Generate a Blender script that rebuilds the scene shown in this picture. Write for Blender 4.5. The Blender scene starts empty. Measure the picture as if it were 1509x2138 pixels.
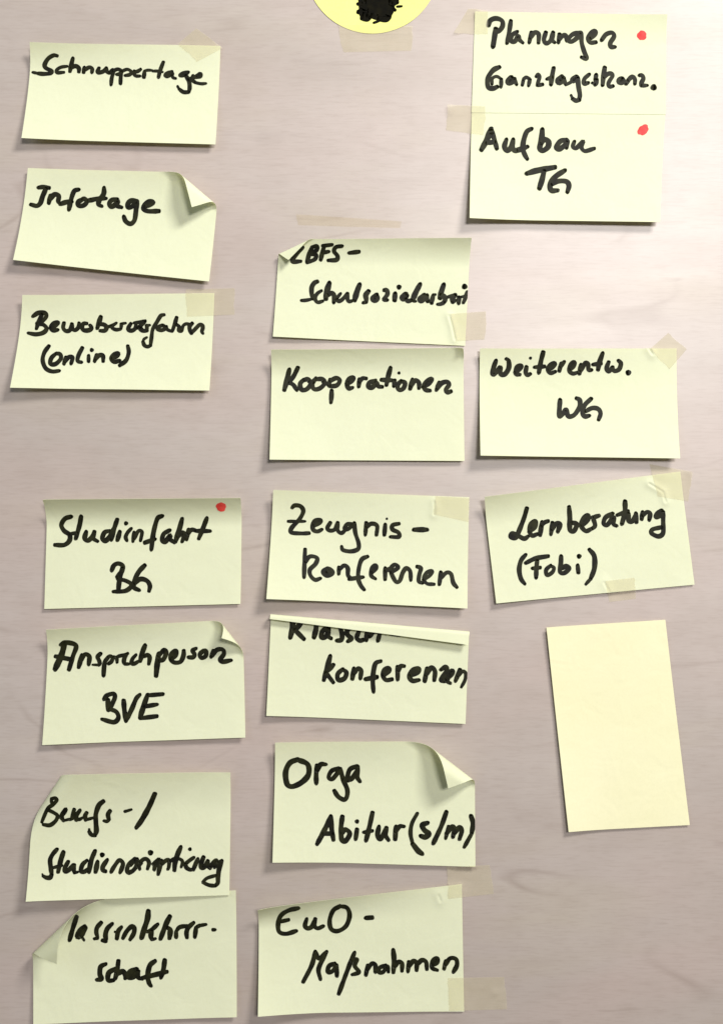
import bpy, math, random
import numpy as np

# ------------------------------------------------------------------ camera, light, exposure
SC = bpy.context.scene
COL = SC.collection
S = 0.00031                 # metres per photograph pixel on the board (a note is about 127 mm wide)
D = 2420.0                  # camera distance in those pixels
CX, CY = 754.5, 1069.0
FRAME_H = 2138.0
cam_data = bpy.data.cameras.new('camera')
cam = bpy.data.objects.new('camera', cam_data)
COL.objects.link(cam)
cam.location = (0, -D * S, 0)
cam.rotation_euler = (math.radians(90), 0, 0)
cam_data.sensor_fit = 'VERTICAL'
cam_data.sensor_height = 24.0
cam_data.lens = 24.0 * D / FRAME_H
cam_data.clip_start = 0.01
cam_data.clip_end = 50
SC.camera = cam

world = bpy.data.worlds.new('World')
SC.world = world
world.use_nodes = True
world.node_tree.nodes['Background'].inputs[0].default_value = (1.0, 0.95, 0.90, 1)
world.node_tree.nodes['Background'].inputs[1].default_value = 0.12

def area(name, loc, aim, sx, sy, power, col):
    l = bpy.data.lights.new(name, 'AREA')
    l.shape = 'RECTANGLE'; l.size = sx; l.size_y = sy
    l.energy = power; l.color = col
    o = bpy.data.objects.new(name, l)
    COL.objects.link(o)
    o.location = loc
    from mathutils import Vector
    o.rotation_euler = (Vector(aim) - Vector(loc)).to_track_quat('-Z', 'Y').to_euler()
    return o
area('ceiling_lamp_near', (0.92, -1.12, 1.2), (0.0, 0, 0.0), 0.50, 0.36, 36, (1.0, 0.975, 0.915))
area('ceiling_lamp_far', (0.80, -3.0, 0.80), (0.1, 0, 0.1), 0.70, 0.46, 57, (1.0, 0.955, 0.925))
area('window_light', (-1.7, -1.3, 0.9), (0, 0, 0), 1.0, 1.0, 8, (0.78, 0.89, 1.0))

SC.view_settings.view_transform = 'Standard'
SC.view_settings.look = 'None'
SC.view_settings.exposure = 0.0
SC.view_settings.gamma = 1.0
SC.view_settings.use_curve_mapping = False

# ------------------------------------------------------------------ materials
def srgb(r, g, b):
    f = lambda c: (c / 255) / 12.92 if c / 255 <= 0.04045 else ((c / 255 + 0.055) / 1.055) ** 2.4
    return (f(r), f(g), f(b), 1)

class NT:
    def __init__(s, name):
        s.m = bpy.data.materials.new(name); s.m.use_nodes = True
        s.t = s.m.node_tree; s.n = s.t.nodes
        s.b = s.n['Principled BSDF']; s.out = s.n['Material Output']
    def add(s, typ, **kw):
        n = s.n.new(typ)
        for k, v in kw.items(): setattr(n, k, v)
        return n
    def link(s, a, b): s.t.links.new(a, b)
    def coord(s, scale, kind='Object'):
        c = s.add('ShaderNodeTexCoord'); m = s.add('ShaderNodeMapping')
        m.inputs['Scale'].default_value = scale
        s.link(c.outputs[kind], m.inputs[0]); return m.outputs[0]
    def noise(s, scale, detail=3, rough=0.5, dist=0.0, sc=1.0):
        n = s.add('ShaderNodeTexNoise')
        n.inputs['Scale'].default_value = sc; n.inputs['Detail'].default_value = detail
        n.inputs['Roughness'].default_value = rough; n.inputs['Distortion'].default_value = dist
        s.link(s.coord(scale), n.inputs['Vector']); return n.outputs[0]
    def ramp(s, v, stops):
        r = s.add('ShaderNodeValToRGB'); e = r.color_ramp.elements
        while len(e) < len(stops): e.new(0.5)
        for x, (p, c) in zip(e, stops):
            x.position = p; x.color = c if len(c) == 4 else (*c, 1)
        s.link(v, r.inputs[0]); return r.outputs[0]
    def mix(s, f, a, b, mode='MIX'):
        m = s.add('ShaderNodeMix', data_type='RGBA', blend_type=mode)
        for sock, v in ((m.inputs[0], f), (m.inputs[6], a), (m.inputs[7], b)):
            if hasattr(v, 'is_linked'): s.link(v, sock)
            else: sock.default_value = v
        return m.outputs[2]
    def bump(s, h, strength, dist):
        b = s.add('ShaderNodeBump'); b.inputs['Strength'].default_value = strength
        b.inputs['Distance'].default_value = dist
        s.link(h, b.inputs['Height']); return b.outputs[0]
    def math(s, op, a, b=None):
        m = s.add('ShaderNodeMath', operation=op)
        for i, v in enumerate((a, b)):
            if v is None: continue
            if hasattr(v, 'is_linked'): s.link(v, m.inputs[i])
            else: m.inputs[i].default_value = v
        return m.outputs[0]

def board_mat():
    t = NT('maple_laminate')
    tone = t.noise((1.6, 1, 9), 4, 0.55, 0.6)
    base = t.ramp(tone, [(0.25, srgb(169, 158, 151)), (0.5, srgb(178, 168, 162)), (0.75, srgb(184, 175, 170))])
    # blotches of pinker and greener wood
    bl = t.noise((5, 1, 9), 3, 0.5, 0.3)
    base = t.mix(t.ramp(bl, [(0.4, (0, 0, 0)), (0.7, (0.45, 0.45, 0.45))]), base, srgb(186, 166, 160))
    bl2 = t.noise((4, 1, 14), 3, 0.5, 0.2, 1.3)
    base = t.mix(t.ramp(bl2, [(0.52, (0, 0, 0)), (0.8, (0.5, 0.5, 0.5))]), base, srgb(174, 164, 145))
    # fine horizontal pores
    fine = t.noise((85, 1, 900), 2, 0.6)
    base = t.mix(t.ramp(fine, [(0.36, (0.13, 0.13, 0.13)), (0.50, (0, 0, 0))]), base, srgb(134, 117, 106))
    fine2 = t.noise((22, 1, 240), 4, 0.65, 0.6)
    base = t.mix(t.ramp(fine2, [(0.36, (0.08, 0.08, 0.08)), (0.52, (0, 0, 0))]), base, srgb(138, 121, 110))
    mot = t.noise((45, 1, 70), 3, 0.6)
    base = t.mix(t.ramp(mot, [(0.35, (0.10, 0.10, 0.10)), (0.6, (0, 0, 0))]), base, srgb(145, 130, 120))
    # wandering growth lines: contour lines of a stretched noise field
    n = t.noise((1.9, 1, 7.5), 3, 0.5, 0.5)
    fr = t.math('FRACT', t.math('MULTIPLY', n, 11.0))
    line = t.math('ABSOLUTE', t.math('SUBTRACT', fr, 0.5))
    brk = t.noise((7, 1, 20), 2, 0.5)
    lm = t.ramp(line, [(0.0, (1, 1, 1)), (0.09, (0, 0, 0))])
    bm = t.ramp(brk, [(0.50, (0, 0, 0)), (0.68, (0.30, 0.30, 0.30))])
    f = t.add('ShaderNodeMix', data_type='RGBA', blend_type='MULTIPLY'); f.inputs[0].default_value = 1
    t.link(lm, f.inputs[6]); t.link(bm, f.inputs[7])
    base = t.mix(f.outputs[2], base, srgb(124, 106, 96))
    # darker flecks
    fl = t.noise((14, 1, 60), 2, 0.5, 0.8)
    base = t.mix(t.ramp(fl, [(0.70, (0, 0, 0)), (0.80, (0.28, 0.28, 0.28))]), base, srgb(122, 105, 95))
    t.link(base, t.b.inputs['Base Color'])
    rr = t.ramp(t.noise((6, 1, 40), 3, 0.5), [(0.3, (0.37, 0.37, 0.37)), (0.7, (0.42, 0.42, 0.42))])
    t.link(rr, t.b.inputs['Roughness'])
    t.b.inputs['Specular IOR Level'].default_value = 0.75
    t.link(t.bump(fine2, 0.04, 0.0004), t.b.inputs['Normal'])
    return t.m

def paper_mat(name, c_lo, c_hi, trans, tcol):
    t = NT(name)
    v = t.noise((14, 14, 14), 3, 0.55)
    col = t.ramp(v, [(0.3, c_lo), (0.7, c_hi)])
    fib = t.noise((700, 700, 700), 3, 0.6)
    col = t.mix(t.ramp(fib, [(0.35, (0.10, 0.10, 0.10)), (0.55, (0, 0, 0))]), col, srgb(222, 222, 180))
    t.link(col, t.b.inputs['Base Color'])
    t.b.inputs['Roughness'].default_value = 0.75
    t.b.inputs['Specular IOR Level'].default_value = 0.25
    nb = t.add('ShaderNodeBump'); nb.inputs['Strength'].default_value = 0.10; nb.inputs['Distance'].default_value = 0.0004
    t.link(t.noise((420, 420, 420), 3, 0.6), nb.inputs['Height'])
    t.link(t.bump(t.noise((55, 55, 55), 2, 0.5, 0.8), 0.22, 0.0016), nb.inputs['Normal'])
    t.link(nb.outputs[0], t.b.inputs['Normal'])
    tr = t.add('ShaderNodeBsdfTranslucent'); tr.inputs[0].default_value = tcol
    mx = t.add('ShaderNodeMixShader'); mx.inputs[0].default_value = trans
    t.link(t.b.outputs[0], mx.inputs[1]); t.link(tr.outputs[0], mx.inputs[2])
    t.link(mx.outputs[0], t.out.inputs[0])
    return t.m

def ink_mat(name, lo, hi, rough, spec=0.14):
    t = NT(name)
    v = t.noise((160, 160, 160), 3, 0.6)
    t.link(t.ramp(v, [(0.35, lo), (0.68, hi)]), t.b.inputs['Base Color'])
    t.b.inputs['Roughness'].default_value = rough
    t.b.inputs['Specular IOR Level'].default_value = spec
    return t.m

def tape_mat(name, alpha, lo=(210, 204, 180), hi=(226, 220, 200)):
    t = NT(name)
    v = t.noise((90, 90, 90), 3, 0.5)
    t.link(t.ramp(v, [(0.3, srgb(*lo)), (0.7, srgb(*hi))]), t.b.inputs['Base Color'])
    t.b.inputs['Roughness'].default_value = 0.7
    t.b.inputs['Specular IOR Level'].default_value = 0.2
    t.link(t.bump(t.noise((60, 60, 220), 3, 0.5), 0.25, 0.0008), t.b.inputs['Normal'])
    tp = t.add('ShaderNodeBsdfTransparent'); tp.inputs[0].default_value = (1, 0.985, 0.93, 1)
    mx = t.add('ShaderNodeMixShader'); mx.inputs[0].default_value = alpha
    t.link(tp.outputs[0], mx.inputs[1]); t.link(t.b.outputs[0], mx.inputs[2])
    t.link(mx.outputs[0], t.out.inputs[0])
    return t.m

M_BOARD = board_mat()
M_NOTE = paper_mat('pale_yellow_paper', srgb(236, 241, 212), srgb(241, 246, 219), 0.27, srgb(228, 224, 146))
M_BLANK = paper_mat('cream_yellow_paper', srgb(242, 240, 200), srgb(246, 244, 208), 0.15, srgb(238, 228, 150))
M_CARD = paper_mat('lemon_card', srgb(240, 243, 138), srgb(244, 246, 150), 0.10, srgb(236, 236, 110))
M_INK = ink_mat('black_marker_ink', (0.004, 0.004, 0.002, 1), (0.020, 0.021, 0.007, 1), 0.5)
M_SCRIB = ink_mat('dense_black_ink', (0.002, 0.002, 0.001, 1), (0.007, 0.006, 0.002, 1), 0.6, 0.05)
M_RED = ink_mat('red_marker_ink', srgb(214, 62, 52), srgb(236, 84, 76), 0.5)
M_PINK = ink_mat('pinkish_red_marker_ink', srgb(224, 52, 52), srgb(236, 78, 76), 0.5)
M_TAPE = tape_mat('matte_tape', 0.25)
M_RESIDUE = tape_mat('tape_glue_residue', 0.06, (150, 136, 126), (205, 194, 184))

# ------------------------------------------------------------------ mesh helpers
def make_obj(name, verts, faces, mat, origin=None, parent=None, smooth=True):
    """verts in metres, world space; origin = world point the object sits at."""
    v = np.asarray(verts, float)
    org = np.zeros(3) if origin is None else np.asarray(origin, float)
    me = bpy.data.meshes.new(name)
    me.from_pydata((v - org).tolist(), [], faces)
    me.materials.append(mat)
    if smooth: me.polygons.foreach_set('use_smooth', [True] * len(me.polygons))
    me.update()
    o = bpy.data.objects.new(name, me)
    COL.objects.link(o)
    if parent is None: o.location = org.tolist()
    else: o.parent = parent
    return o

def to_world(P, h):
    """P: image-plane px on the board (already perspective corrected), h: px off the board."""
    return np.stack([(P[:, 0] - CX) * S, -h * S, -(P[:, 1] - CY) * S], 1)

def k_of(h): return (D - h) / D
def correct(p, h):
    """where at height h off the board a point must be so that it lines up with px p"""
    k = k_of(np.asarray(h))[..., None]
    return (np.asarray(p, float) - (CX, CY)) * k + (CX, CY)

def smoothstep(x): x = np.clip(x, 0, 1); return x * x * (3 - 2 * x)

class Sheet:
    """A rectangular sheet given by its four corners (TL TR BR BL, photo px), with lift and one curl."""
    def __init__(s, q, ht=(0, 0), hb=(0, 0), hl=(0, 0), hr=(0, 0), h0=1.5, vt=0.34, vb=0.35, tl=0.0, bl=0.0,
                 curl=None, seed=0, wob=1.0, ridges=(), fold=None):
        s.fold_name = fold
        s.q = np.array(q, float); s.ht = ht; s.hb = hb; s.hl = hl; s.hr = hr; s.h0 = h0; s.vt = vt; s.vb = vb
        s.tl = tl; s.bl = bl; s.curl = curl; s.wob = wob; s.ridges = ridges
        rg = random.Random(seed)
        s.ph = [(rg.uniform(0, 6.28), rg.uniform(1.2, 3.2), rg.uniform(0.8, 2.2), rg.uniform(-1, 1)) for _ in range(5)]
        uv = np.array([(0, 0), (1, 0), (1, 1), (0, 1)], float)
        s.w = correct(s.q, s.height(uv))
        if curl:
            i = ('TL', 'TR', 'BR', 'BL').index(curl[0])
            s.cc = s.w[i].copy(); n = np.array(curl[1], float); s.cn = n / np.linalg.norm(n)
            s.cs, s.cr0, s.cth, s.csg = curl[2:6]
            s.crb = curl[6] if len(curl) > 6 else 0.0; s.ca = np.array([-s.cn[1], s.cn[0]])
    def radius(s, P):
        return np.maximum(s.cr0 + s.crb * ((P - s.cc) @ s.ca), 2.5)
    def height(s, uv):
        u, v = uv[:, 0], uv[:, 1]
        L = lambda ab: ab[0] * (1 - u) + ab[1] * u
        V = lambda ab: ab[0] * (1 - v) + ab[1] * v
        h = s.h0 + L(s.ht) * np.clip(1 - v / s.vt, 0, None) ** 2
        h = h + L(s.hb) * np.clip((v - s.vb) / (1 - s.vb), 0, None) ** 1.7
        h = h + V(s.hl) * np.clip(1 - u / 0.35, 0, None) ** 1.6 + V(s.hr) * np.clip((u - 0.7) / 0.3, 0, None) ** 1.8
        h = h + s.tl * np.clip(1 - (u * 1.1 + v * 0.9), 0, None) ** 1.4
        h = h + s.bl * np.clip(1 - (u * 1.3 + (1 - v) * 1.2), 0, None) ** 1.3
        w = sum(c * np.sin(a * 2.1 * u * 2 + b * 1.7 * v * 2 + p) for p, a, b, c in s.ph)
        h = h + s.wob * 0.45 * (w + 1.5).clip(-0.5, None)
        return np.maximum(h, 0.7)
    def flat(s, uv):
        u, v = uv[:, :1], uv[:, 1:]
        w = s.w
        return w[0] * (1 - u) * (1 - v) + w[1] * u * (1 - v) + w[2] * u * v + w[3] * (1 - u) * v
    def pos(s, uv):
        P = s.flat(uv); h = s.height(uv)
        if s.ridges:
            for (pts, amp, wd) in s.ridges:
                d = np.full(len(P), 1e9)
                for a, b in zip(pts[:-1], pts[1:]):
                    a = np.array(a, float); b = np.array(b, float); ab = b - a
                    t = np.clip(((P - a) @ ab) / (ab @ ab), 0, 1)
                    d = np.minimum(d, np.linalg.norm(P - a - t[:, None] * ab, axis=1))
                h = h + amp * (np.exp(-(d / (4.5 * wd)) ** 2) - np.exp(-(d / wd) ** 2))
        if s.curl:
            sd = (P - s.cc) @ s.cn + s.cs
            on = sd > 0
            cr = s.radius(P)
            th = np.clip(sd / cr, 0, s.cth)
            rest = np.clip(sd - cr * s.cth, 0, None)
            pr = cr * np.sin(th) + rest * math.cos(s.cth)
            dh = cr * (1 - np.cos(th)) + rest * math.sin(s.cth)
            P = np.where(on[:, None], P + s.cn * (pr - sd)[:, None], P)
            h = np.where(on, np.maximum(h + s.csg * dh, 0.5), h)
        return P, h
    def xyz(s, uv):
        P, h = s.pos(uv); return to_world(P, h)
    def normal(s, uv):
        e = 0.002
        du = s.xyz(uv + (e, 0)) - s.xyz(uv - (e, 0))
        dv = s.xyz(uv + (0, e)) - s.xyz(uv - (0, e))
        n = np.cross(dv, du)            # towards the viewer (-y) on a flat sheet
        n /= np.linalg.norm(n, axis=1)[:, None] + 1e-12
        return n
    def inv(s, p):
        """uv of photo px p"""
        p = np.asarray(p, float)
        h = np.full(len(p), 2.0)
        uv = np.full((len(p), 2), 0.5)
        for it in range(6):
            T = correct(p, h)
            if s.curl:
                sd = (T - s.cc) @ s.cn + s.cs
                cr = s.radius(T); x = np.clip(sd / cr, 0, 0.96)
                T = np.where((sd > 0)[:, None] & (x < 0.96)[:, None], T + s.cn * (cr * np.arcsin(x) - sd)[:, None], T)
            for _ in range(3):
                F = s.flat(uv) - T
                u, v = uv[:, :1], uv[:, 1:]; w = s.w
                a = (w[1] - w[0]) * (1 - v) + (w[2] - w[3]) * v
                b = (w[3] - w[0]) * (1 - u) + (w[2] - w[1]) * u
                det = a[:, 0] * b[:, 1] - a[:, 1] * b[:, 0]
                uv = uv - np.stack([(F[:, 0] * b[:, 1] - F[:, 1] * b[:, 0]) / det, (a[:, 0] * F[:, 1] - a[:, 1] * F[:, 0]) / det], 1)
            h = s.pos(uv)[1]
        return uv
    def build(s, name, mat, step=3.0, thick=0.4):
        if s.ridges: step = 2.2
        lu = np.linalg.norm(s.q[1] - s.q[0]); lv = np.linalg.norm(s.q[3] - s.q[0])
        nu, nv = int(lu / step), int(lv / step)
        U, Vv = np.meshgrid(np.linspace(0, 1, nu + 1), np.linspace(0, 1, nv + 1))
        uv = np.stack([U.ravel(), Vv.ravel()], 1)
        F = s.xyz(uv); N = s.normal(uv)
        B = F - N * thick * S
        verts = np.concatenate([F, B]); n = len(F); W = nu + 1
        i = (np.arange(nv)[:, None] * W + np.arange(nu)[None]).ravel()
        front = np.stack([i, i + W, i + W + 1, i + 1], 1)
        back = front[:, ::-1] + n
        ring = list(range(W)) + [r * W + nu for r in range(1, nv + 1)] + [nv * W + c for c in range(nu - 1, -1, -1)] + [r * W for r in range(nv - 1, 0, -1)]
        faces = front.tolist() + back.tolist()
        m0 = len(verts); Lr = len(ring)
        verts = np.concatenate([verts, F[ring], B[ring]])
        for a in range(Lr):
            b = (a + 1) % Lr; faces.append((m0 + a, m0 + b, m0 + Lr + b, m0 + Lr + a))
        org = s.xyz(np.array([[0.5, 0.5]]))[0]
        o = bpy.data.objects.new(name, None); COL.objects.link(o)
        o.empty_display_size = 0.02; o.location = org.tolist()
        s.org = org; s.obj = o
        if s.fold_name:
            sd = (s.flat(uv) - s.cc) @ s.cn + s.cs
            sd = np.concatenate([sd, sd, sd[ring], sd[ring]])
            on = [sum(sd[list(f)]) / len(f) > 0 for f in faces]
            for nm, keep in (('sheet', False), (s.fold_name, True)):
                fs = [f for f, x in zip(faces, on) if x == keep]
                used = sorted({i for f in fs for i in f}); mp = {a: b for b, a in enumerate(used)}
                make_obj(nm, verts[used], [tuple(mp[i] for i in f) for f in fs], mat, org, o)
        else:
            make_obj('sheet', verts, faces, mat, org, o)
        return o

def catmull(pts, step=1.6):
    P = [np.array(p, float) for p in pts]
    if len(P) == 1: return np.array([P[0], P[0] + (0.01, 0)])
    P = [2 * P[0] - P[1]] + P + [2 * P[-1] - P[-2]]
    out = []
    for a, b, c, d in zip(P[:-3], P[1:-2], P[2:-1], P[3:]):
        n = max(2, int(np.linalg.norm(c - b) / step))
        # centripetal-ish: limit tangents so that sharp turns do not overshoot
        L = np.linalg.norm(c - b)
        m1 = (c - a) * 0.5; m2 = (d - b) * 0.5
        for m in (m1, m2):
            l = np.linalg.norm(m)
            if l > 1.1 * L: m *= 1.1 * L / l
        for t in np.arange(n) / n:
            t2, t3 = t * t, t * t * t
            out.append((2 * t3 - 3 * t2 + 1) * b + (t3 - 2 * t2 + t) * m1 + (-2 * t3 + 3 * t2) * c + (t3 - t2) * m2)
    out.append(P[-2])
    return np.array(out)

def parse(txt):
    """'w30: x,y x,y | x,y x,y' -> list of (points, width or None)"""
    res = []
    for st in txt.split('|'):
        st = st.strip()
        if not st: continue
        w = None
        if st[0] == '@':
            res.append((tuple(map(float, st[1:].split(','))), 'crop')); continue
        if st[0] == 'w':
            a, st = st.split(':'); w = float(a[1:])
        res.append(([tuple(map(float, p.split(','))) for p in st.split()], w))
    return res

INK_RNG = random.Random(5)
def ink(sheet, name, txt, crop, width, mat=None, parent=None, lift=0.34, dotw=1.0):
    """Marker strokes lying on the sheet; txt is traced in the enlarged crop (x0, y0, scale)."""
    x0, y0, sc = crop
    V, Fc = [], []
    base = 0
    fac = 0.98
    for k, (pts, w) in enumerate(parse(txt)):
        if w == 'crop':
            x0, y0, sc, width = pts; fac = 1.06; continue
        pts = [(x0 + x / sc, y0 + y / sc) for x, y in pts]
        hw = (w or width) / sc * 0.5 * (fac if mat is None else 1)
        C = catmull(pts)
        n = len(C)
        if n > 3:           # a light smoothing, ends kept
            C2 = C.copy(); C2[1:-1] = (C[:-2] + 2 * C[1:-1] + C[2:]) / 4; C = C2
        T = np.gradient(C, axis=0); T /= np.linalg.norm(T, axis=1)[:, None] + 1e-9
        Nn = np.stack([-T[:, 1], T[:, 0]], 1)
        ln = np.concatenate([[0], np.cumsum(np.linalg.norm(np.diff(C, axis=0), axis=1))])
        p1, p2 = INK_RNG.uniform(0, 6), INK_RNG.uniform(0, 6)
        # a chisel-ish nib: a little wider on one diagonal, plus unsteady pressure
        ang = np.arctan2(T[:, 1], T[:, 0])
        W = hw * (1.0 + 0.10 * np.abs(np.sin(ang - 0.6)) + 0.06 * np.sin(ln / 9 + p1) + 0.04 * np.sin(ln / 3.7 + p2))
        eL = np.minimum(1, 0.86 + 0.14 * ln / (hw * 1.5)); eR = np.minimum(1, 0.84 + 0.16 * (ln[-1] - ln) / (hw * 1.5))
        if n > 2: W = W * eL * eR
        px = []
        faces = []
        m = 0
        # start cap
        a0 = math.atan2(Nn[0, 1], Nn[0, 0])
        rows = []
        for i in range(n):
            px += [C[i] + Nn[i] * W[i], C[i], C[i] - Nn[i] * W[i]]
        for i in range(n - 1):
            a = i * 3
            faces += [(a, a + 1, a + 4, a + 3), (a + 1, a + 2, a + 5, a + 4)]
        m = n * 3
        for end in (0, 1):
            i = 0 if end == 0 else n - 1
            a0 = math.atan2(Nn[i, 1], Nn[i, 0]); sgn = 1 if end == 0 else -1
            prev = i * 3
            K = 7
            for j in range(1, K + 1):
                if j == K: cur = i * 3 + 2
                else:
                    a = a0 + sgn * math.pi * j / K
                    rr = W[i] * (1 + 0.07 * math.sin(3 * a + p1))
                    px.append(C[i] + rr * np.array([math.cos(a), math.sin(a)])); cur = m; m += 1
                faces.append((i * 3 + 1, prev, cur) if end == 1 else (i * 3 + 1, cur, prev))
                prev = cur
        px = np.array(px)
        uv = sheet.inv(px)
        uv = np.clip(uv, 0.0, 1.0)
        X = sheet.xyz(uv) + sheet.normal(uv) * (lift + 0.012 * (k % 14)) * S
        V.append(X)
        Fc += [tuple(x + base for x in f) for f in faces]
        base += len(px)
    V = np.concatenate(V)
    o = make_obj(name, V, Fc, mat or M_INK, sheet.org, parent or sheet.obj)
    return o

def blob(sheet, name, cx, cy, rx, ry, tilt, mat, seed, lift=0.4):
    rg = random.Random(seed); n = 30
    ring = []
    ph = [rg.uniform(0, 6.28) for _ in range(3)]
    for i in range(n):
        a = 2 * math.pi * i / n
        r = 1 + 0.05 * math.sin(3 * a + ph[0]) + 0.04 * math.sin(5 * a + ph[1]) + 0.03 * math.sin(8 * a + ph[2])
        x, y = rx * r * math.cos(a), ry * r * math.sin(a)
        ring.append((cx + x * math.cos(tilt) - y * math.sin(tilt), cy + x * math.sin(tilt) + y * math.cos(tilt)))
    inner = [((x - cx) * .5 + cx, (y - cy) * .5 + cy) for x, y in ring]
    px = np.array(ring + inner + [(cx, cy)])
    uv = sheet.inv(px)
    X = sheet.xyz(uv) + sheet.normal(uv) * lift * S
    f = []
    for i in range(n):
        j = (i + 1) % n
        f += [(i, n + i, n + j, j), (n + i, 2 * n, n + j)]
    return make_obj(name, X, f, mat, sheet.org, sheet.obj)

def tag(o, label=None, cat=None, group=None, kind=None):
    if label: o['label'] = label
    if cat: o['category'] = cat
    if group: o['group'] = group
    if kind: o['kind'] = kind
    return o

# ------------------------------------------------------------------ the board
def board():
    import bmesh
    bm = bmesh.new()
    bmesh.ops.create_cube(bm, size=1)
    for v in bm.verts: v.co = (v.co.x * 1.3, v.co.y * 0.022, v.co.z * 1.5)
    bmesh.ops.bevel(bm, geom=bm.edges[:], offset=0.002, segments=2, affect='EDGES')
    me = bpy.data.meshes.new('board_wall'); bm.to_mesh(me); bm.free()
    me.materials.append(M_BOARD)
    o = bpy.data.objects.new('board_wall', me); COL.objects.link(o)
    o.location = (0, 0.011, 0)
    o['kind'] = 'structure'
board()

# ------------------------------------------------------------------ the notes
NOTES = {}
GROUP = 'yellow sticky notes stuck on the wooden board'
def note(key, label, q, crop, width, words, mat=None, dots=(), **kw):
    sh = Sheet(q, seed=len(NOTES) * 7 + 3, **kw)
    o = sh.build('sticky_note', mat or M_NOTE)
    tag(o, label, 'note', GROUP)
    for w in words: ink(sh, 'handwriting', w, crop, width)
    for (x, y, rx, ry, tl, m) in dots:
        blob(sh, 'red_dot', x, y, rx, ry, tl, m, int(x))
    NOTES[key] = sh
    return sh
PI = math.pi

note('schnuppertage', 'pale yellow sticky note reading Schnuppertage in black marker', [(62.3, 87.7), (460.5, 95.7), (450, 301.5), (45.4, 288)],
     (20, 40, 3.144), 30, ['''
@60,100,7.545,62 | 455,125 400,115 310,170 255,270 280,320 370,365 350,400 240,410 150,402 | w48: 150,402 70,385 |
w50: 610,290 510,305 445,350 450,390 560,385 | 700,165 675,270 655,370 | 665,320 740,285 795,320 795,375 | 880,310 870,385 | 880,350 960,305 1005,330 1000,385 |
1110,320 1085,375 1100,392 1180,370 1225,320 | 1225,320 1235,370 1265,395 | w58: 1275,395 1340,350 1312,480 1302,580 | w56: 1330,365 1410,335 1468,370 1440,410 1392,418 |
@240,110,7.545,58 | 105,300 95,400 92,485 | w52: 120,290 200,262 262,300 240,345 165,360 | w52: 300,312 370,290 408,262 | w52: 310,290 310,350 340,368 400,368 |
w62: 470,295 460,385 | w42: 475,285 530,275 595,280 | w60: 765,150 720,270 690,385 | w42: 600,290 680,290 755,305 |
w62: 900,300 820,330 795,360 830,372 905,320 905,350 | w50: 900,360 920,395 960,405 | w50: 1160,305 1070,320 1022,360 1080,362 1155,318 | w62: 1120,360 1170,450 1180,560 1165,620 | w60: 1165,622 1080,620 1012,570 | w45: 1012,570 990,530 |
w62: 1170,425 1300,365 1350,330 1352,372 1290,385 | w62: 1230,365 1222,430 1270,470 | w48: 1260,470 1360,490 1435,485'''],
     ht=(19.5, 3.6), hb=(14.9, 13.8), hl=(4.2, 7), vt=0.30)

note('infotage', 'pale yellow sticky note reading Infotage with its top right corner curled forward', [(58.8, 350.7), (457.3, 361.5), (436.7, 587.6), (28, 542.5)],
     (20, 330, 3.144), 31, ['''
192,194 225,190 262,196 | 242,200 220,250 205,295 182,314 142,305 | 270,245 260,295 | 263,278 295,240 325,247 322,285 338,300 |
455,207 428,215 411,255 400,300 392,338 | 336,302 372,290 410,285 | 480,272 452,290 456,314 490,310 510,285 492,266 475,275 | 512,280 560,272 |
622,195 620,235 592,275 586,305 608,316 | 535,275 590,266 635,265 | 708,270 672,276 656,300 668,320 695,306 714,282 706,312 738,324 |
840,282 800,280 777,300 780,325 810,315 836,288 832,340 822,408 796,432 765,416 752,385 |
888,320 925,305 945,290 920,285 888,308 880,335 912,349 982,348'''],
     ht=(4.8, 13.5), hb=(17.2, 14.9), hl=(2.8, 5.6), fold='folded_corner', curl=('TR', (.56, -.83), 68, 13.5, PI, 1, -0.085))

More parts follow.
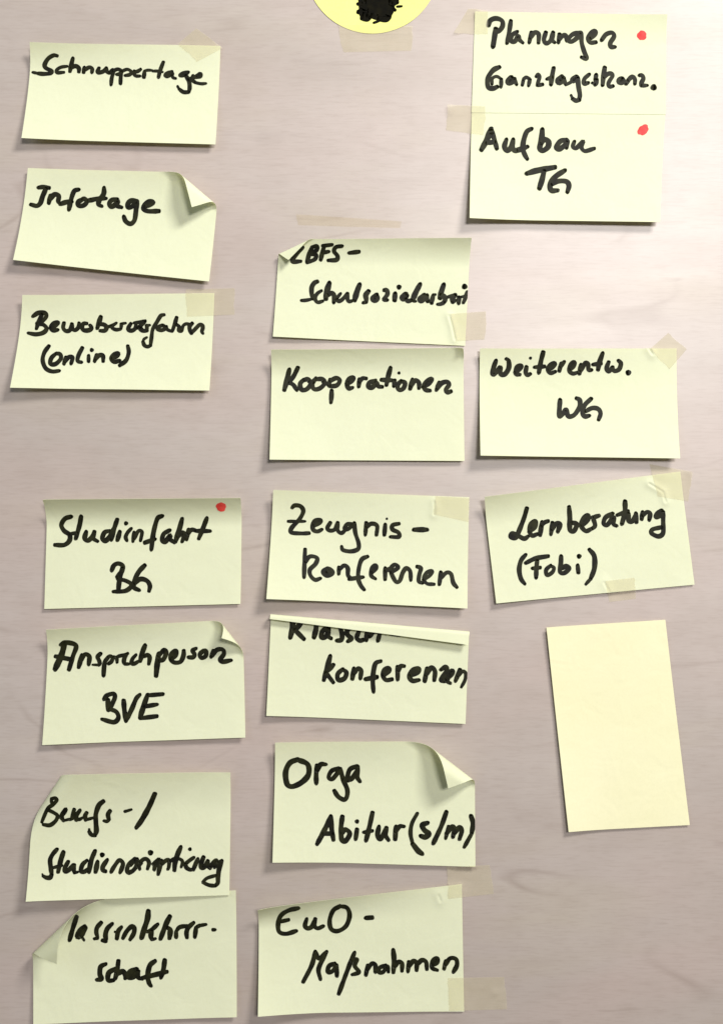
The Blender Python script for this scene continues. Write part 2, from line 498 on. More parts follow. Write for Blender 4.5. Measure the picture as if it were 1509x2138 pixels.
note('bewerberverfahren', 'pale yellow sticky note reading Bewerberverfahren (online) in black marker', [(47.1, 615.8), (448, 611.9), (437.4, 815.3), (21.6, 809.3)],
     (10, 590, 3.018), 27, ['''
180,212 215,190 255,190 264,212 242,240 205,256 | 236,202 215,250 202,290 | 205,260 245,265 266,290 246,315 200,326 150,318 |
290,285 325,268 340,250 312,255 292,282 305,301 335,298 | 375,255 370,285 387,305 412,300 425,265 | 425,262 428,290 446,300 466,282 470,255 |
w22: 466,270 495,278 |
@150,650,9.431,80 | 300,240 240,240 205,300 230,365 310,378 385,350 388,300 365,275 | w85: 575,112 540,220 508,330 | w78: 540,255 630,258 690,310 660,378 565,382 |
w66: 740,300 820,270 880,230 | w72: 780,290 810,335 880,362 960,352 | w68: 985,250 972,345 | w50: 965,245 1065,232 | w76: 1165,245 1120,320 1122,368 1190,380 1250,340 1268,260 | w66: 1230,228 1340,212 1450,190 |
w74: 1290,330 1350,290 1440,210 | w74: 1330,310 1362,370 1430,388 1480,385 |
@270,640,8.876,70 | 330,355 330,440 | w48: 310,352 385,345 | 220,400 260,445 335,450 | w66: 650,152 590,168 520,280 440,420 418,560 400,700 | w66: 400,720 345,745 285,720 258,650 | w50: 258,650 275,605 328,572 |
w68: 620,345 540,380 522,420 600,440 670,405 640,352 | w62: 690,370 700,420 760,450 805,460 | 880,205 850,310 805,445 | 880,330 930,380 922,445 965,455 |
w60: 980,450 1000,360 1050,322 1130,330 | 1168,312 1120,370 1130,450 1155,498 | w66: 1160,490 1240,400 1310,335 1360,352 1362,420 1345,460 1368,498''', '''
280,400 252,440 241,490 260,540 300,560 345,556 | 328,445 296,475 290,512 322,513 355,480 350,450 322,448 | 386,470 375,512 | 378,502 405,470 430,470 420,510 |
490,412 466,460 461,495 485,502 | 530,460 530,496 | w26: 550,425 | 580,455 568,496 | 572,486 595,460 620,460 622,496 |
675,478 710,462 718,445 692,450 673,478 690,500 725,492 | 777,400 783,440 766,490 726,522'''],
     ht=(10.5, 2.4), hb=(18.4, 16.1), hl=(4.2, 8.4))

note('aufbau', 'pale yellow sticky note reading Aufbau TG with a red dot, tucked under another note', [(984.6, 222), (1389, 222), (1377, 463.5), (980, 455)],
     (920, 220, 3.018), 31, ['''
w36: 255,280 290,215 316,148 | 316,148 335,210 352,272 | 285,238 340,230 | w40: 316,158 320,175 | 412,215 400,260 416,286 440,266 455,215 | 455,215 449,260 466,286 500,272 |
570,148 541,165 521,220 516,275 530,315 544,338 | 482,286 545,260 | w34: 638,152 634,210 622,270 640,286 674,262 676,226 646,216 632,240 |
790,216 752,226 726,264 745,276 780,250 796,222 790,266 | w27: 840,228 830,260 850,270 880,242 896,226 884,262 905,288 965,272''', '''
w36: 540,430 600,412 718,390 | w34: 650,412 636,470 620,522 | w34: 780,410 720,450 688,500 694,536 735,536 | 700,498 740,478 790,480 806,506 796,546'''],
     dots=[(1341.5, 271.3, 13, 9.5, -0.75, M_PINK)], ht=(0, 0), hb=(16.1, 19.5), hl=(0, 12.6), h0=0.7, wob=0.05, vb=0.2)

note('planungen', 'pale yellow sticky note reading Planungen Ganztageskonz. with a red dot', [(991.2, 23.9), (1392.2, 29.8), (1389, 239), (984, 235)],
     (920, 0, 3.018), 28, ['''
w30: 300,160 310,130 345,116 384,130 388,165 365,195 340,200 | w34: 345,182 335,250 328,293 | 440,132 430,200 416,272 | 480,200 450,220 440,256 465,261 486,226 494,250 516,270 |
570,205 556,268 | 560,242 590,205 615,215 614,270 | 660,205 648,250 662,274 690,256 706,205 | 706,205 700,252 716,268 | 746,216 740,268 | 742,256 765,226 785,222 792,256 |
874,206 830,216 800,250 820,263 855,240 880,205 886,270 900,320 916,368 884,360 | 942,242 970,216 970,196 946,206 926,240 940,268 975,266 |
1012,252 1040,216 1078,206 1090,230 1066,270 1070,295 1095,296''', '''
@1000,120,7.545,70 | 315,152 220,200 142,310 128,410 152,478 220,488 282,462 | w50: 200,420 202,335 270,298 335,330 | w62: 345,345 345,420 340,465 |
w82: 500,315 450,370 455,405 520,380 548,340 | w62: 560,345 572,395 588,425 | w56: 700,330 677,435 | w54: 690,360 732,312 790,335 | w58: 796,350 776,445 | w56: 895,300 925,262 950,300 922,400 912,435 | w60: 915,440 995,425 |
w68: 1170,167 1145,300 1128,425 | w60: 1065,340 1150,312 | w82: 1300,305 1240,360 1248,395 1310,362 1328,325 | w68: 1332,340 1350,405 1362,425 | w50: 1360,432 1470,375 |
@1180,120,7.545,70 | w72: 170,302 110,342 105,375 170,340 188,315 | 192,330 202,450 225,590 215,655 | 215,668 160,680 112,650 | w44: 108,640 85,595 |
w64: 370,268 300,330 285,395 295,415 355,400 | w76: 480,278 472,340 | w82: 480,355 480,405 465,422 | w50: 418,400 460,420 | w70: 615,162 595,300 582,435 | w60: 602,320 660,262 720,252 740,290 690,370 672,420 690,462 745,450 |
w80: 885,335 845,350 840,390 885,395 912,365 885,340 | w80: 865,365 885,372 | w66: 952,415 1000,340 | w64: 980,360 1050,302 1090,340 1090,415 | w64: 1162,282 1200,278 1225,330 1192,400 1190,438 | w56: 1195,445 1285,440 | w92: 1385,470'''],
     dots=[(1339, 74, 10, 10, -0.5, M_PINK)], ht=(2.4, 10.5), hb=(0, 0), hl=(0, 1), hr=(3, 0), h0=1.3, wob=0.12)

note('schulsozialarbeit', 'pale yellow sticky note reading LBFS- Schulsozialarbeit with a creased top left corner', [(582.8, 499), (984, 496.5), (970.5, 722), (569.7, 702.6)],
     (550, 480, 3.144), 28, ['''
258,116 216,160 190,206 245,206 | w30: 320,112 300,160 287,208 | 322,112 352,106 350,132 312,156 345,162 338,192 287,214 | 400,102 386,150 376,196 | 390,104 450,97 | 385,150 428,142 |
515,106 476,112 463,140 486,170 480,196 425,200 | w30: 562,151 626,143''', '''
@620,575,7.545,66 | 320,97 275,117 235,180 230,260 240,330 258,370 | w54: 70,395 140,392 225,375 | w54: 385,242 330,277 290,330 292,390 330,425 405,405 |
w80: 510,120 480,220 456,330 455,370 | w70: 490,310 550,275 585,320 580,425 | w52: 610,390 650,330 685,288 | w60: 632,375 650,408 700,390 760,330 793,285 | w60: 795,290 797,380 820,412 865,402 |
w78: 985,145 940,270 907,390 | w74: 1125,250 1082,310 1090,370 1088,420 | w56: 1090,425 1042,430 | w84: 1250,308 1192,362 1215,392 1262,362 1252,322 | w64: 1372,232 1410,228 1425,290 1395,340 1365,382 1420,388 |
@800,575,7.545,70 | w78: 185,288 178,390 | w74: 247,185 | w84: 350,295 292,352 312,375 368,322 | w68: 355,370 380,405 430,395 | w76: 578,140 510,270 462,385 | w48: 480,408 508,408 |
w84: 640,310 575,378 592,398 668,332 | w72: 688,315 682,370 700,405 | w64: 785,312 765,400 760,435 | w48: 785,305 818,302 | w76: 950,145 910,270 892,355 | w72: 905,300 962,332 972,390 940,435 | w60: 958,425 900,452 855,455 |
w52: 1010,342 1080,322 1138,297 | w72: 1128,312 1085,370 1092,415 | w72: 1192,350 1185,410 1185,440 | w48: 1095,430 1140,392 | w78: 1278,175 | w56: 1318,262 1285,370 1258,430 | w46: 1222,340 1310,322'''],
     ht=(12, 22.5), hb=(5.8, 1.1), hl=(2.8, 4.2), vt=0.26, fold='folded_corner', curl=('TL', (-.40, -.917), 30, 3.0, PI * 0.93, 1),
     ridges=[([(937, 660), (944, 684), (949, 709)], 2.5, 2.0)])

note('kooperationen', 'pale yellow sticky note reading Kooperationen in black marker', [(566, 729.8), (968.4, 726), (969.3, 962.4), (562.9, 959.4)],
     (540, 710, 3.28), 31, ['''
w34: 210,202 195,270 176,342 | w32: 268,190 238,250 200,296 | w32: 205,292 236,305 262,342 | 308,272 284,300 294,340 330,336 356,300 340,268 305,276 | 392,262 366,300 380,336 420,330 452,296 436,268 392,268 | 345,282 372,290 | 440,285 480,305 |
490,270 480,312 | 486,282 530,260 556,276 535,310 490,316 | 500,346 498,390 495,428 | 602,300 640,280 650,256 620,265 605,298 616,331 642,326 | 690,270 685,318 | 690,288 710,262 736,263 |
800,276 760,290 750,320 775,326 808,292 816,316 846,320 | w32: 902,190 886,250 874,308 | 840,272 915,276 | 930,276 924,316 | w23: 960,225 |
975,280 950,310 960,342 990,331 1002,292 975,282 | 1052,270 1036,334 | 1040,316 1070,276 1096,292 1096,330 | 1124,322 1165,296 1185,266 1160,275 1130,308 1140,340 1172,346 |
1236,292 1216,342 | 1220,336 1250,296 1290,286 1302,306 1280,340 1290,359 1315,351'''],
     ht=(24, 18), hb=(10.3, 8), hl=(7, 14), vt=0.26, curl=('TR', (.7, -.7), 20, 17, 1.6, 1))

note('weiterentw', 'pale yellow sticky note reading Weiterentw. WG in black marker', [(1001.8, 727.4), (1411.5, 727.4), (1419, 957), (1002.7, 951)],
     (980, 690, 3.21), 30, ['''
w32: 176,202 160,250 156,294 186,270 206,246 206,292 236,292 262,250 260,200 245,190 | 304,282 335,260 346,236 316,245 310,290 336,296 | 380,245 375,282 386,299 405,291 | w21: 407,185 |
w32: 492,146 476,210 463,282 | 434,246 500,241 | 524,266 555,246 570,220 541,230 524,260 540,286 572,276 | 612,220 600,270 | 605,248 632,210 | 670,262 696,240 700,212 676,230 668,270 690,289 720,282 |
745,230 735,290 | 740,272 775,216 792,222 796,266 815,264 | w32: 890,152 870,210 859,262 | 825,228 880,222 | 930,212 915,256 930,276 956,246 | 956,246 966,272 1000,260 1012,220 996,202 | w37: 1062,283''', '''
w31: 605,466 600,530 600,578 626,556 646,530 660,575 700,566 736,510 736,466 714,454 | w31: 812,458 770,500 755,550 770,576 800,571 | 776,542 820,520 860,526 876,556 863,598'''],
     ht=(12, 1.2), hb=(19.5, 23), hl=(2.8, 11.2), vb=0.3, vt=0.28, ridges=[([(1353, 729), (1360, 740)], 2.5, 2.2)])

note('studienfahrt', 'pale yellow sticky note reading Studienfahrt BG with a red dot', [(89.8, 1042.9), (502.3, 1039.8), (502.3, 1260.9), (93.1, 1271.5)],
     (80, 1020, 3.28), 32, ['''
226,192 185,206 160,250 180,290 216,316 216,356 180,386 116,386 | 295,192 285,250 259,342 | w26: 216,312 268,302 | 330,296 320,341 342,356 370,332 386,296 | 386,296 378,340 408,361 |
490,290 456,300 441,340 460,359 490,330 516,275 | 542,212 520,280 502,350 | 560,296 544,352 | w29: 603,238 | w27: 638,274 614,300 600,332 608,355 | w26: 658,300 650,362 | w26: 657,345 688,290 712,296 702,356 |
850,187 820,201 800,260 786,330 776,418 | 732,370 800,346 | 900,286 860,311 850,356 870,366 906,320 902,345 934,370 | w34: 986,207 970,270 941,363 | 950,332 990,301 1002,320 986,363 |
1030,280 1016,348 | 1026,311 1050,282 1080,288 | w31: 1155,202 1130,270 1100,343 | w30: 1080,290 1178,291''', '''
505,560 520,526 550,513 580,530 572,570 541,606 | 576,545 556,640 550,700 | w30: 546,620 600,631 642,661 600,700 515,706 | 730,526 690,570 660,630 656,676 692,696 | 660,652 700,620 745,631 766,665 760,702'''],
     dots=[(461.8, 1058.3, 10.5, 9.5, 0.3, M_RED)], ht=(34.5, 28.5), hb=(3.4, 5.8), hl=(4.2, 2.8), vt=0.27, curl=('TL', (-.75, -.66), 10, 9, 2.2, 1))

note('zeugnis', 'pale yellow sticky note reading Zeugnis- Konferenzen in black marker', [(570.5, 1022.9), (979, 1038), (975.4, 1270.4), (556.2, 1250.6)],
     (540, 1000, 3.28), 29, ['''
230,196 246,181 286,186 306,220 280,275 226,335 222,366 290,373 345,371 | w22: 202,290 318,290 | 374,320 420,300 426,281 386,285 370,318 376,351 405,359 432,346 |
490,300 470,336 486,353 520,346 541,300 | 541,300 540,350 566,371 592,351 | w26: 636,306 604,311 586,341 606,346 640,321 655,302 | 655,302 662,370 684,440 680,480 630,496 576,486 568,463 |
736,300 730,383 | 736,332 770,306 810,320 806,383 | 866,312 860,383 | w18: 877,272 | 960,306 916,316 916,346 956,366 960,396 902,396 | w34: 1062,347 1153,347''', '''
318,482 315,550 311,673 | 320,572 350,531 400,541 390,581 351,621 355,661 386,691 422,681 | w34: 470,612 442,636 466,661 504,641 481,616 466,640 | 550,606 548,650 | 551,622 585,592 610,611 612,661 640,686 | 620,685 715,672 |
745,531 706,551 686,611 681,681 700,731 722,758 | 776,641 805,611 800,591 776,611 770,661 800,684 | 866,611 865,688 | 866,632 902,610 | 905,641 955,606 931,586 906,611 910,651 941,706 966,696 986,641 1010,611 1036,631 1041,693 |
1084,600 1110,611 1100,651 1095,701 1122,712 | w26: 1126,690 1171,661 1186,631 1150,641 1130,681 1150,716 1200,721 | 1246,640 1236,722 | 1241,682 1286,641 1316,651 1331,711 1356,742'''],
     ht=(13.5, 1.2), hb=(16.1, 17.2), hl=(8.4, 15.4), ridges=[([(906, 1048), (907, 1062), (906, 1074)], 2.0, 2.2)])

note('lernberatung', 'tilted pale yellow sticky note reading Lernberatung (Fobi) in black marker', [(1011.3, 1037.4), (1419.4, 984.3), (1449, 1220.6), (1035.5, 1260)],
     (990, 970, 3.144), 30, ['''
343,287 325,350 290,440 270,481 236,476 246,451 285,466 325,486 352,471 | 358,441 395,411 400,371 371,390 360,430 376,466 412,456 | 442,376 430,463 | 441,402 456,381 482,371 |
511,381 501,458 | 506,431 536,386 561,391 546,440 | w32: 620,277 625,350 626,430 652,436 671,391 642,381 | 700,402 745,361 745,331 716,350 700,400 730,436 767,421 | 776,346 791,400 771,420 | 780,346 816,335 |
905,321 860,346 846,386 870,396 911,346 911,390 932,402 | w32: 987,242 986,310 967,388 | 936,331 1006,306 | 1010,321 1011,370 1036,371 1060,321 | 1058,321 1062,378 | 1101,311 1096,358 | 1101,336 1131,311 1151,321 1146,363 |
1226,301 1196,321 1190,346 1226,331 1236,311 | 1236,311 1237,380 1236,450 1206,471 1161,451 1166,426 1226,411''', '''
335,592 305,630 293,690 305,750 330,783 | 336,646 400,616 483,601 | 411,631 406,680 404,742 | 381,681 430,676 | w26: 500,661 470,691 476,726 511,706 521,676 500,666 | 568,602 566,650 561,706 590,711 621,681 601,666 576,681 |
676,661 681,708 | w31: 686,602 | w32: 753,557 785,600 786,680 761,750 | w24: 761,750 730,785'''],
     ht=(22.5, 1.2), hb=(6.9, 2.3), hl=(7, 5.6), vt=0.3, ridges=[([(1353, 1010), (1382, 1027), (1388, 1048)], 2.2, 2.0), ([(1259, 1216), (1269, 1234)], 1.5, 2.4)])

note('ansprechperson', 'pale yellow sticky note reading Ansprechperson BVE with a slightly curled top right corner', [(96.5, 1314.9), (506.1, 1293), (512.4, 1540), (88.7, 1555.7)],
     (70, 1280, 3.21), 31, ['''
w40: 210,205 190,280 147,376 | 185,212 212,196 286,216 266,290 240,378 | w32: 150,290 262,312 | 326,282 305,363 | 311,332 346,277 376,291 372,343 | @170,1330,9.431,80 | w82: 380,328 322,390 350,450 370,520 352,545 | w48: 350,550 225,545 | w84: 530,405 472,480 452,600 442,755 | w72: 520,400 570,372 618,402 600,478 542,525 |
w72: 640,392 700,420 708,495 | w66: 692,400 760,370 860,352 918,322 | w78: 900,335 852,420 842,495 860,525 | w66: 862,530 945,530 | w72: 1078,352 1010,430 992,515 1040,528 1125,480 | w88: 1258,165 1210,290 1162,475 | w78: 1240,382 1310,352 1350,402 1332,530 |
@70,1280,3.21,28 | w33: 841,272 831,340 823,420 | 836,292 876,247 891,266 871,311 841,321 | 921,311 956,281 956,251 926,275 921,310 946,331 986,326 1006,286 1008,252 |
1090,237 1066,251 1081,276 1071,296 1041,296 | 1141,251 1116,276 1126,301 1156,286 1156,252 1131,259 | 1206,252 1191,293 | 1196,287 1231,246 1271,246 1276,276 1251,311 1266,326 1325,316''', '''
475,576 496,551 541,541 546,571 506,651 | w34: 500,582 502,648 | 506,641 556,661 571,701 541,731 460,711 | w34: 606,587 611,650 622,722 | 622,722 661,641 691,571 714,547 | w34: 766,547 741,620 716,698 | 771,551 868,543 | 746,626 830,612 | 716,705 828,691'''],
     ht=(24, 4.8), hb=(6.9, 10.3), hl=(5.6, 5.6), vt=0.28, fold='folded_corner', curl=('TR', (.74, -.67), 56, 19, 2.8, 1, -0.1))

note('klassenkonferenzen', 'pale yellow sticky note reading Klassenkonferenzen with its top edge folded over', [(566.8, 1265), (980.5, 1283.7), (971.4, 1511.5), (556.2, 1494.7)],
     (540, 1270, 3.28), 32, ['''
w38: 235,70 230,140 217,200 | w36: 290,100 270,125 240,150 | w36: 245,145 280,180 310,210 | w36: 396,100 391,150 379,198 | 470,125 436,160 431,200 461,195 481,140 | 481,140 476,190 496,206 |
555,130 571,180 566,216 536,221 | 620,140 601,165 616,190 636,206 611,226 | 690,150 671,200 691,221 716,216 | 741,150 736,218 | 761,192 791,156 826,166 816,222 | w36: 905,172 962,178''', '''
w34: 490,327 471,400 446,492 | 511,387 481,421 456,436 | 461,441 511,508 | 575,416 541,451 546,491 586,481 601,441 576,418 | 651,411 641,483 | 646,452 681,411 701,426 696,480 |
835,362 801,376 786,431 781,501 786,572 | w36: 732,485 808,471 | 850,461 891,431 891,411 861,421 850,458 871,491 912,486 | 951,402 951,488 | 956,432 971,396 996,396 | 1036,461 1091,436 1096,411 1056,421 1031,463 1051,496 1096,491 |
1151,411 1136,498 | 1141,462 1181,406 1206,431 1201,493 | 1246,421 1281,401 1286,431 1246,491 1271,501 | 1281,491 1321,451 1326,426 1301,450 1291,500 1311,513 | 1376,421 1346,498 | w24: 1361,470 1396,431 1416,446 1411,491 1386,540'''],
     ht=(0, 0), hb=(5.8, 6.9), hl=(4.2, 8.4), h0=2.0, fold='folded_edge', curl=('TL', (.088, -.996), 23.5, 6.6, PI * 0.96, 1))

note('klassenlehrerschaft', 'pale yellow sticky note reading lassenlehrer-schaft with its top left corner folded, tucked under another', [(67.1, 1879), (492.4, 1859), (494.5, 2124), (70.2, 2139.7)],
     (50, 1850, 3.21), 33, ['''
@130,1890,8.876,80 | w82: 270,215 210,400 142,645 | w92: 420,395 330,480 292,585 360,540 438,415 | w92: 402,440 372,540 345,575 | w60: 380,600 410,648 | w76: 725,322 652,410 637,500 660,585 | w72: 660,610 602,620 |
w82: 930,342 842,430 807,540 815,635 | w82: 810,668 752,650 | w78: 1100,405 1042,480 1017,615 | w48: 982,492 1040,500 | w78: 1130,608 1200,480 1290,392 1340,420 1330,520 1262,635 |
@280,1890,7.942,78 | w84: 240,98 225,230 170,400 130,535 | w64: 222,440 300,400 395,315 | w78: 292,430 282,520 302,562 | w48: 312,570 358,552 | 595,185 530,320 442,555 | 560,372 600,405 600,480 590,545 |
700,445 700,525 | w66: 702,430 760,362 880,342 | w68: 990,288 902,370 872,450 880,535 | w74: 1030,372 1010,525 | w66: 1042,360 1090,335 | w54: 1090,335 1195,317 | w68: 1312,405 1342,405''', '''
550,522 516,541 511,591 521,621 491,628 | 611,556 571,581 566,631 601,631 | 635,502 626,571 614,618 | 621,592 666,571 681,601 681,618 | w36: 756,556 711,576 701,611 736,606 766,571 | 766,571 766,611 796,621 |
880,502 846,531 831,601 841,651 853,668 | 791,616 960,574 | 945,497 936,561 920,613'''],
     ht=(0, 6), hb=(8, 8), hl=(1, 4.2), hr=(0, 2), h0=1.0, wob=0.6, fold='folded_corner', curl=('TL', (-.53, -.85), 113, 31, PI, 1, 0.22))

note('studienorientierung', 'pale yellow sticky note reading Berufs-/ Studienorientierung with its top left corner bent back', [(62.9, 1620.5), (481.2, 1612.9), (479, 1869), (54.3, 1882.7)],
     (40, 1590, 3.28), 28, ['''
@80,1650,7.545,58 | w52: 215,135 215,180 228,228 | w54: 212,130 280,122 300,152 240,222 160,282 102,400 62,500 | 168,312 250,352 308,400 280,478 190,548 85,540 |
w62: 352,420 420,342 440,290 392,360 372,420 402,476 | w46: 402,478 500,452 | 570,302 532,440 | w66: 660,315 602,400 602,465 | w50: 505,462 590,422 640,460 700,432 | w64: 765,355 742,400 752,465 | w46: 770,460 870,432 |
w70: 1028,172 960,232 912,370 912,500 920,640 900,698 | w62: 900,712 842,700 807,650 | w40: 807,650 807,612 | w66: 1133,325 1102,380 1115,455 | w56: 1115,470 1090,490 1040,480 | w62: 1370,332 1392,326 | w42: 1392,326 1470,302 |
@40,1590,3.28,29 | w33: 930,222 891,310 841,400 804,452''', '''
@80,1760,7.545,66 | 298,100 230,180 192,270 202,390 215,485 | 215,500 190,545 130,545 82,520 | w34: 77,520 70,490 | w70: 400,145 360,270 317,455 | w52: 235,390 375,352 |
475,295 420,400 427,452 490,420 558,345 | 570,345 562,410 575,465 | w48: 577,470 628,456 | w62: 770,275 702,340 675,445 730,452 800,400 | w70: 898,125 840,270 802,455 | w70: 938,295 907,455 | w74: 1012,187 |
w68: 1090,265 1022,370 1022,428 1062,445 | w62: 1152,455 1200,370 1280,270 1338,322 1312,420 1292,465 | w62: 1500,262 1422,350 1402,440 1430,468 1500,430 |
@270,1755,7.186,60 | 22,370 90,272 110,302 110,380 60,450 2,488 | 120,275 140,350 160,428 | w56: 162,332 210,284 260,275 300,330 277,425 | w46: 132,390 190,342 | w74: 322,182 | 362,352 420,302 453,275 392,370 377,435 |
w62: 490,302 460,400 437,505 | w56: 482,360 550,300 600,295 595,400 582,428 | w68: 775,95 730,200 690,330 680,445 | w50: 612,312 700,264 790,292 802,330 782,395 | w58: 912,128 | w58: 832,360 900,302 968,255 | 842,352 862,408 920,438 958,430 |
1030,275 990,370 962,435 | w64: 1115,250 1082,340 1082,408 1130,400 1180,305 | 1182,305 1182,380 1215,418 | w58: 1222,400 1260,332 1310,290 1310,340 1282,400 | w56: 1388,302 1335,332 | w64: 1390,302 1350,420 1332,560 1330,635 1290,676 | w54: 1290,678 1200,668 1108,628 | w50: 1108,618 1170,562 1300,522'''],
     ht=(12, 12), hb=(23, 5.8), hl=(0, 0), h0=4.0, tl=44, bl=4, fold='folded_corner', curl=('TL', (-.826, -.565), 80, 31, 1.8, -1), wob=0.7)

note('orga', 'pale yellow sticky note reading Orga Abitur(s/m) with its top right corner rolled forward', [(574.4, 1550.7), (991.5, 1548), (992, 1810), (568.9, 1801.3)],
     (550, 1530, 3.28), 32, ['''
w37: 235,182 181,206 152,270 162,350 196,368 260,340 308,286 303,216 236,184 | w33: 366,222 361,290 362,345 | w33: 366,262 391,217 428,216 | w30: 515,242 466,261 446,306 471,316 511,270 526,246 | 526,246 546,320 574,390 570,440 551,458 511,436 485,396 |
w33: 640,227 591,251 576,311 601,316 641,261 646,231 | 646,231 641,300 660,333 | 545,318 582,328''', '''
w34: 461,572 416,670 367,762 | w34: 461,572 466,650 479,733 | 405,690 470,690 | w34: 540,574 531,650 536,731 561,741 591,691 561,661 536,690 | 640,662 631,728 | w33: 640,607 | w33: 746,547 726,640 702,737 | w30: 686,681 745,671 |
w33: 790,642 781,701 801,726 841,651 | 841,651 836,701 856,735 | w33: 906,642 901,728 | 901,682 931,641 962,641 | w27: 1052,552 1016,620 1006,690 1021,760 | w38: 1021,760 1058,808 1085,828 | w38: 1122,617 1086,632 1101,666 1130,691 1106,714 1077,706 |
w32: 1251,542 1216,640 1162,757 | w28: 1266,641 1246,723 | 1251,692 1291,641 1306,651 1296,713 | 1301,692 1341,646 1356,671 1341,728 | w34: 1420,570 1433,620 1424,690 | w27: 1424,690 1373,783'''],
     ht=(15, 7.2), hb=(10.3, 6.9), hl=(9.8, 12.6), fold='folded_corner', curl=('TR', (.55, -.83), 84, 19.5, PI * 1.03, 1, -0.09))

note('euo', 'pale yellow sticky note reading EuO-Maßnahmen with a slanting top edge', [(537.9, 1898.4), (963.8, 1845.8), (968.5, 2112), (538.6, 2123)],
     (520, 1800, 2.794), 26, ['''
287,268 231,281 186,311 170,360 176,406 216,418 275,401 | 186,346 230,336 | 336,331 326,371 341,386 366,376 386,331 | 386,331 381,371 401,386 432,373 |
531,256 491,281 470,340 480,391 520,401 566,371 586,311 571,266 531,256 | w32: 682,325 717,323''', '''
386,522 366,600 316,698 | 386,522 408,562 452,522 | 452,522 406,621 416,683 | 500,591 466,606 460,641 486,636 511,601 | 511,601 512,663 | 615,527 581,611 551,691 523,768 | w24: 596,576 631,566 616,605 641,641 601,656 |
691,601 681,658 | 686,632 716,591 736,601 736,640 | w24: 796,601 761,616 756,641 781,641 806,606 812,640 | w28: 840,512 845,570 841,643 | 846,612 871,581 891,591 891,635 | 931,581 926,638 | 931,612 956,577 976,587 976,630 | 976,602 1006,572 1031,582 1036,625 |
1066,601 1096,586 1096,561 1071,576 1066,616 1097,630 | 1146,576 1136,622 | 1141,602 1171,561 1206,566 1211,601 1191,640'''],
     ht=(30, 1.2), hb=(12.6, 2.3), hl=(5.6, 16.8), vt=0.24, curl=('TL', (-.22, -.97), 8, 8, 2.0, 1), ridges=[([(915, 1868), (919, 1880)], 1.5, 2.5)])

note('blank', 'blank cream yellow sticky note standing upright on the right side of the board', [(1140.2, 1310), (1388, 1294), (1439, 1722.5), (1186.4, 1737.4)],
     (0, 0, 1), 10, [], mat=M_BLANK, ht=(3, 2), hb=(3.4, 2.3), hl=(4.2, 5.6), h0=2.5, wob=0.5, vt=0.5)

# ------------------------------------------------------------------ round card at the top edge
def round_card():
    cx, cy, R = 777.0, -69.6, 139.6
    sh = Sheet([(cx - R, cy - R), (cx + R, cy - R), (cx + R, cy + R), (cx - R, cy + R)], h0=1.2, wob=0.3, seed=99)
    n, rings = 120, 24
    px = [(cx, cy)]
    for k in range(1, rings + 1):
        for i in range(n):
            a = 2 * PI * i / n
            px.append((cx + R * k / rings * math.cos(a), cy + R * k / rings * math.sin(a)))
    uv = sh.inv(np.array(px)); F = sh.xyz(uv); N = sh.normal(uv)
    B = F - N * 0.8 * S
    m = len(F); faces = []
    for i in range(n):
        j = (i + 1) % n
        faces += [(0, 1 + j, 1 + i), (m, m + 1 + i, m + 1 + j)]
        for k in range(rings - 1):
            a, b = 1 + k * n + i, 1 + k * n + j; c, d = a + n, b + n
            faces += [(a, b, d, c), (m + a, m + c, m + d, m + b)]
        e, f = 1 + (rings - 1) * n + i, 1 + (rings - 1) * n + j
        faces.append((2 * m + i, 2 * m + j, 2 * m + n + j, 2 * m + n + i))
    sh.org = sh.xyz(np.array([[.5, .5]]))[0]
    rim = [1 + (rings - 1) * n + i for i in range(n)]
    sh.obj = make_obj('round_card', F.tolist() + B.tolist() + F[rim].tolist() + B[rim].tolist(), faces, M_CARD, sh.org)
    tag(sh.obj, 'round lemon yellow card with a dense black scribble at the top edge', 'card')
    st = '''w80: 640,60 650,-60 700,-150 860,-150 940,-60 930,40 | w70: 640,40 700,60 800,70 900,50 960,20 | w78: 640,95 720,110 820,105 920,85 |
w70: 640,135 700,150 800,140 900,140 | w62: 645,175 690,185 705,175 | w70: 740,150 800,165 900,165 | w60: 800,185 880,190 905,170 | w40: 600,40 640,30 | w50: 605,118 650,120 | w26: 985,66 1030,62 |
w40: 950,85 965,100 | w44: 940,30 985,25 | w26: 755,225 785,215 810,205 | w90: 680,0 780,0 900,0 | w90: 680,-60 780,-60 900,-60 | w90: 700,-110 860,-110 | w40: 985,10 940,-100 960,-40 | w40: 615,-40 640,-120'''
    st += '|w120: 700,30 860,30 | w110: 690,120 720,130 | w110: 800,110 880,120 | w110: 700,80 900,70 | w70: 650,150 680,150 | w70: 660,90 690,20 | w70: 930,60 900,150'
    ink(sh, 'ink_scribble', st, (620, 0, 4.716), 60, M_SCRIB)
    NOTES['card'] = sh
round_card()

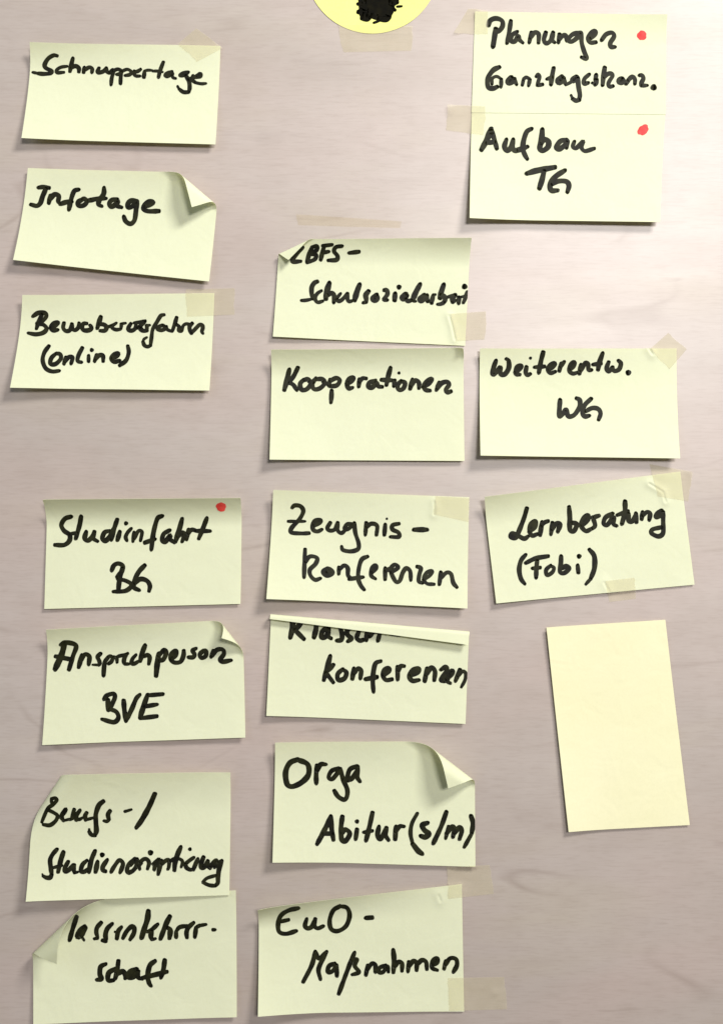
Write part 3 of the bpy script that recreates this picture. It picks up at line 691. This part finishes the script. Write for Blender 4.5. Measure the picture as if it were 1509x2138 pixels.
# ------------------------------------------------------------------ tape
def tape(label, poly, on=(), edge_lift=(), seed=1, step=2.0, mat=None, name='tape_strip', group='pieces of translucent tape holding the notes'):
    """poly: 4 photo px corners in order; its two short ends are torn. Follows the notes it crosses."""
    rg = random.Random(seed)
    q = np.array(poly, float)
    lu = (np.linalg.norm(q[1] - q[0]) + np.linalg.norm(q[2] - q[3])) / 2
    lv = (np.linalg.norm(q[3] - q[0]) + np.linalg.norm(q[2] - q[1])) / 2
    nu, nv = max(8, int(lu / step)), max(8, int(lv / step))
    U, V = np.meshgrid(np.linspace(0, 1, nu + 1), np.linspace(0, 1, nv + 1))
    u, v = U.ravel(), V.ravel()
    # torn ends: jagged left and right edges
    jl = np.cumsum([rg.uniform(-1, 1) for _ in range(nv + 1)]); jl = jl - np.linspace(jl[0], jl[-1], nv + 1)
    jr = np.cumsum([rg.uniform(-1, 1) for _ in range(nv + 1)]); jr = jr - np.linspace(jr[0], jr[-1], nv + 1)
    row = (V * nv).round().astype(int).ravel()
    px = (q[0] * (1 - u)[:, None] * (1 - v)[:, None] + q[1] * u[:, None] * (1 - v)[:, None] + q[2] * u[:, None] * v[:, None] + q[3] * (1 - u)[:, None] * v[:, None])
    du = (q[1] - q[0]) / np.linalg.norm(q[1] - q[0])
    px = px + du * ((jl[row] * 0.7) * (1 - u) + (jr[row] * 0.7) * u)[:, None]
    def note_h(p):
        h = np.zeros(len(p))
        for k in on:
            s = NOTES[k]; uv = s.inv(p)
            ins = (uv > -0.003).all(1) & (uv < 1.003).all(1)
            h = np.maximum(h, np.where(ins, s.pos(np.clip(uv, 0, 1))[1], 0))
        return h
    h = note_h(px)
    H = h.reshape(nv + 1, nu + 1)
    for _ in range(int(10)):
        Pd = np.pad(H, 1, mode='edge')
        A = (Pd[:-2, 1:-1] + Pd[2:, 1:-1] + Pd[1:-1, :-2] + Pd[1:-1, 2:]) / 4
        H = np.maximum(h.reshape(H.shape), A)
    h = H.ravel() + 0.6
    for (cu, cv, amp, rad) in edge_lift:
        d2 = ((u - cu) * lu) ** 2 + ((v - cv) * lv) ** 2
        h = h + amp * np.exp(-d2 / rad ** 2)
    X = to_world(correct(px, h), h)
    W = nu + 1; n = len(X)
    i = (np.arange(nv)[:, None] * W + np.arange(nu)[None]).ravel()
    f = np.stack([i, i + W, i + W + 1, i + 1], 1).tolist()
    o = make_obj(name, X, f, mat or M_TAPE, X.mean(0))
    tag(o, label, 'tape', group)
    return o

tape('tilted square of tape on the top right corner of the Schnuppertage note', [(371, 92), (410, 59), (465, 100), (411, 129)], ('schnuppertage',), seed=2)
tape('tape on the top right corner of the Bewerberverfahren note', [(388, 604), (490, 601.6), (490.5, 657), (391, 661)], ('bewerberverfahren',), seed=3)
tape('slanted tape at the top left corner of the Planungen note', [(947, 68), (977, 18), (1018, 23), (1018, 71)], ('planungen',), [(0, 0, 5, 12)], seed=4)
tape('tape on the left edge between the Planungen and Aufbau notes', [(933, 218), (1012, 222), (1008, 282), (930, 272)], ('planungen', 'aufbau'), [(0, 0.15, 7, 18)], seed=5)
tape('tape on the lower right corner of the Schulsozialarbeit note', [(940, 655), (1014, 650), (1011, 709), (951, 712)], ('schulsozialarbeit',), seed=6)
tape('tilted tape on the top right corner of the Weiterentw. note', [(1357, 728), (1394, 695), (1433, 729), (1397, 771)], ('weiterentw',), seed=7)
tape('tape on the top right corner of the Zeugnis note', [(908, 1036), (980, 1040), (978, 1090), (905, 1074)], ('zeugnis',), [(0, 0.6, 3, 10)], seed=8)
tape('wrinkled tape on the top right corner of the Lernberatung note', [(1355, 969), (1445, 985), (1436, 1047), (1372, 1036)], ('lernberatung',), [(1, 0, 5, 14)], seed=9)
tape('tape on the bottom edge of the Lernberatung note', [(1263, 1213), (1323, 1206), (1327, 1250), (1271, 1257)], ('lernberatung',), seed=10)
tape('tape on the top right corner of the EuO note', [(932, 1811), (1021, 1806), (1031, 1866), (935, 1877)], ('euo', 'orga'), [(0, 0.1, 3, 10)], seed=11)
tape('long tape on the lower right edge of the EuO note', [(934, 2042), (1052, 2040), (1058, 2107), (937, 2111)], ('euo',), [(0.80, 0.5, 2, 9)], seed=12)
tape('wide tape under the round yellow card', [(706, 50), (861, 54), (858, 106), (717, 109)], ('card',), seed=13)
tape('faint strip of old tape residue on the bare board above the LBFS- note', [(618, 447), (838, 462), (836, 476), (622, 470)], (), [(0.03, 0.3, 3, 6), (0.8, 0.9, 2.5, 7), (0.45, 1, 1.5, 12)], seed=21, mat=M_RESIDUE, name='tape_residue', group=None)
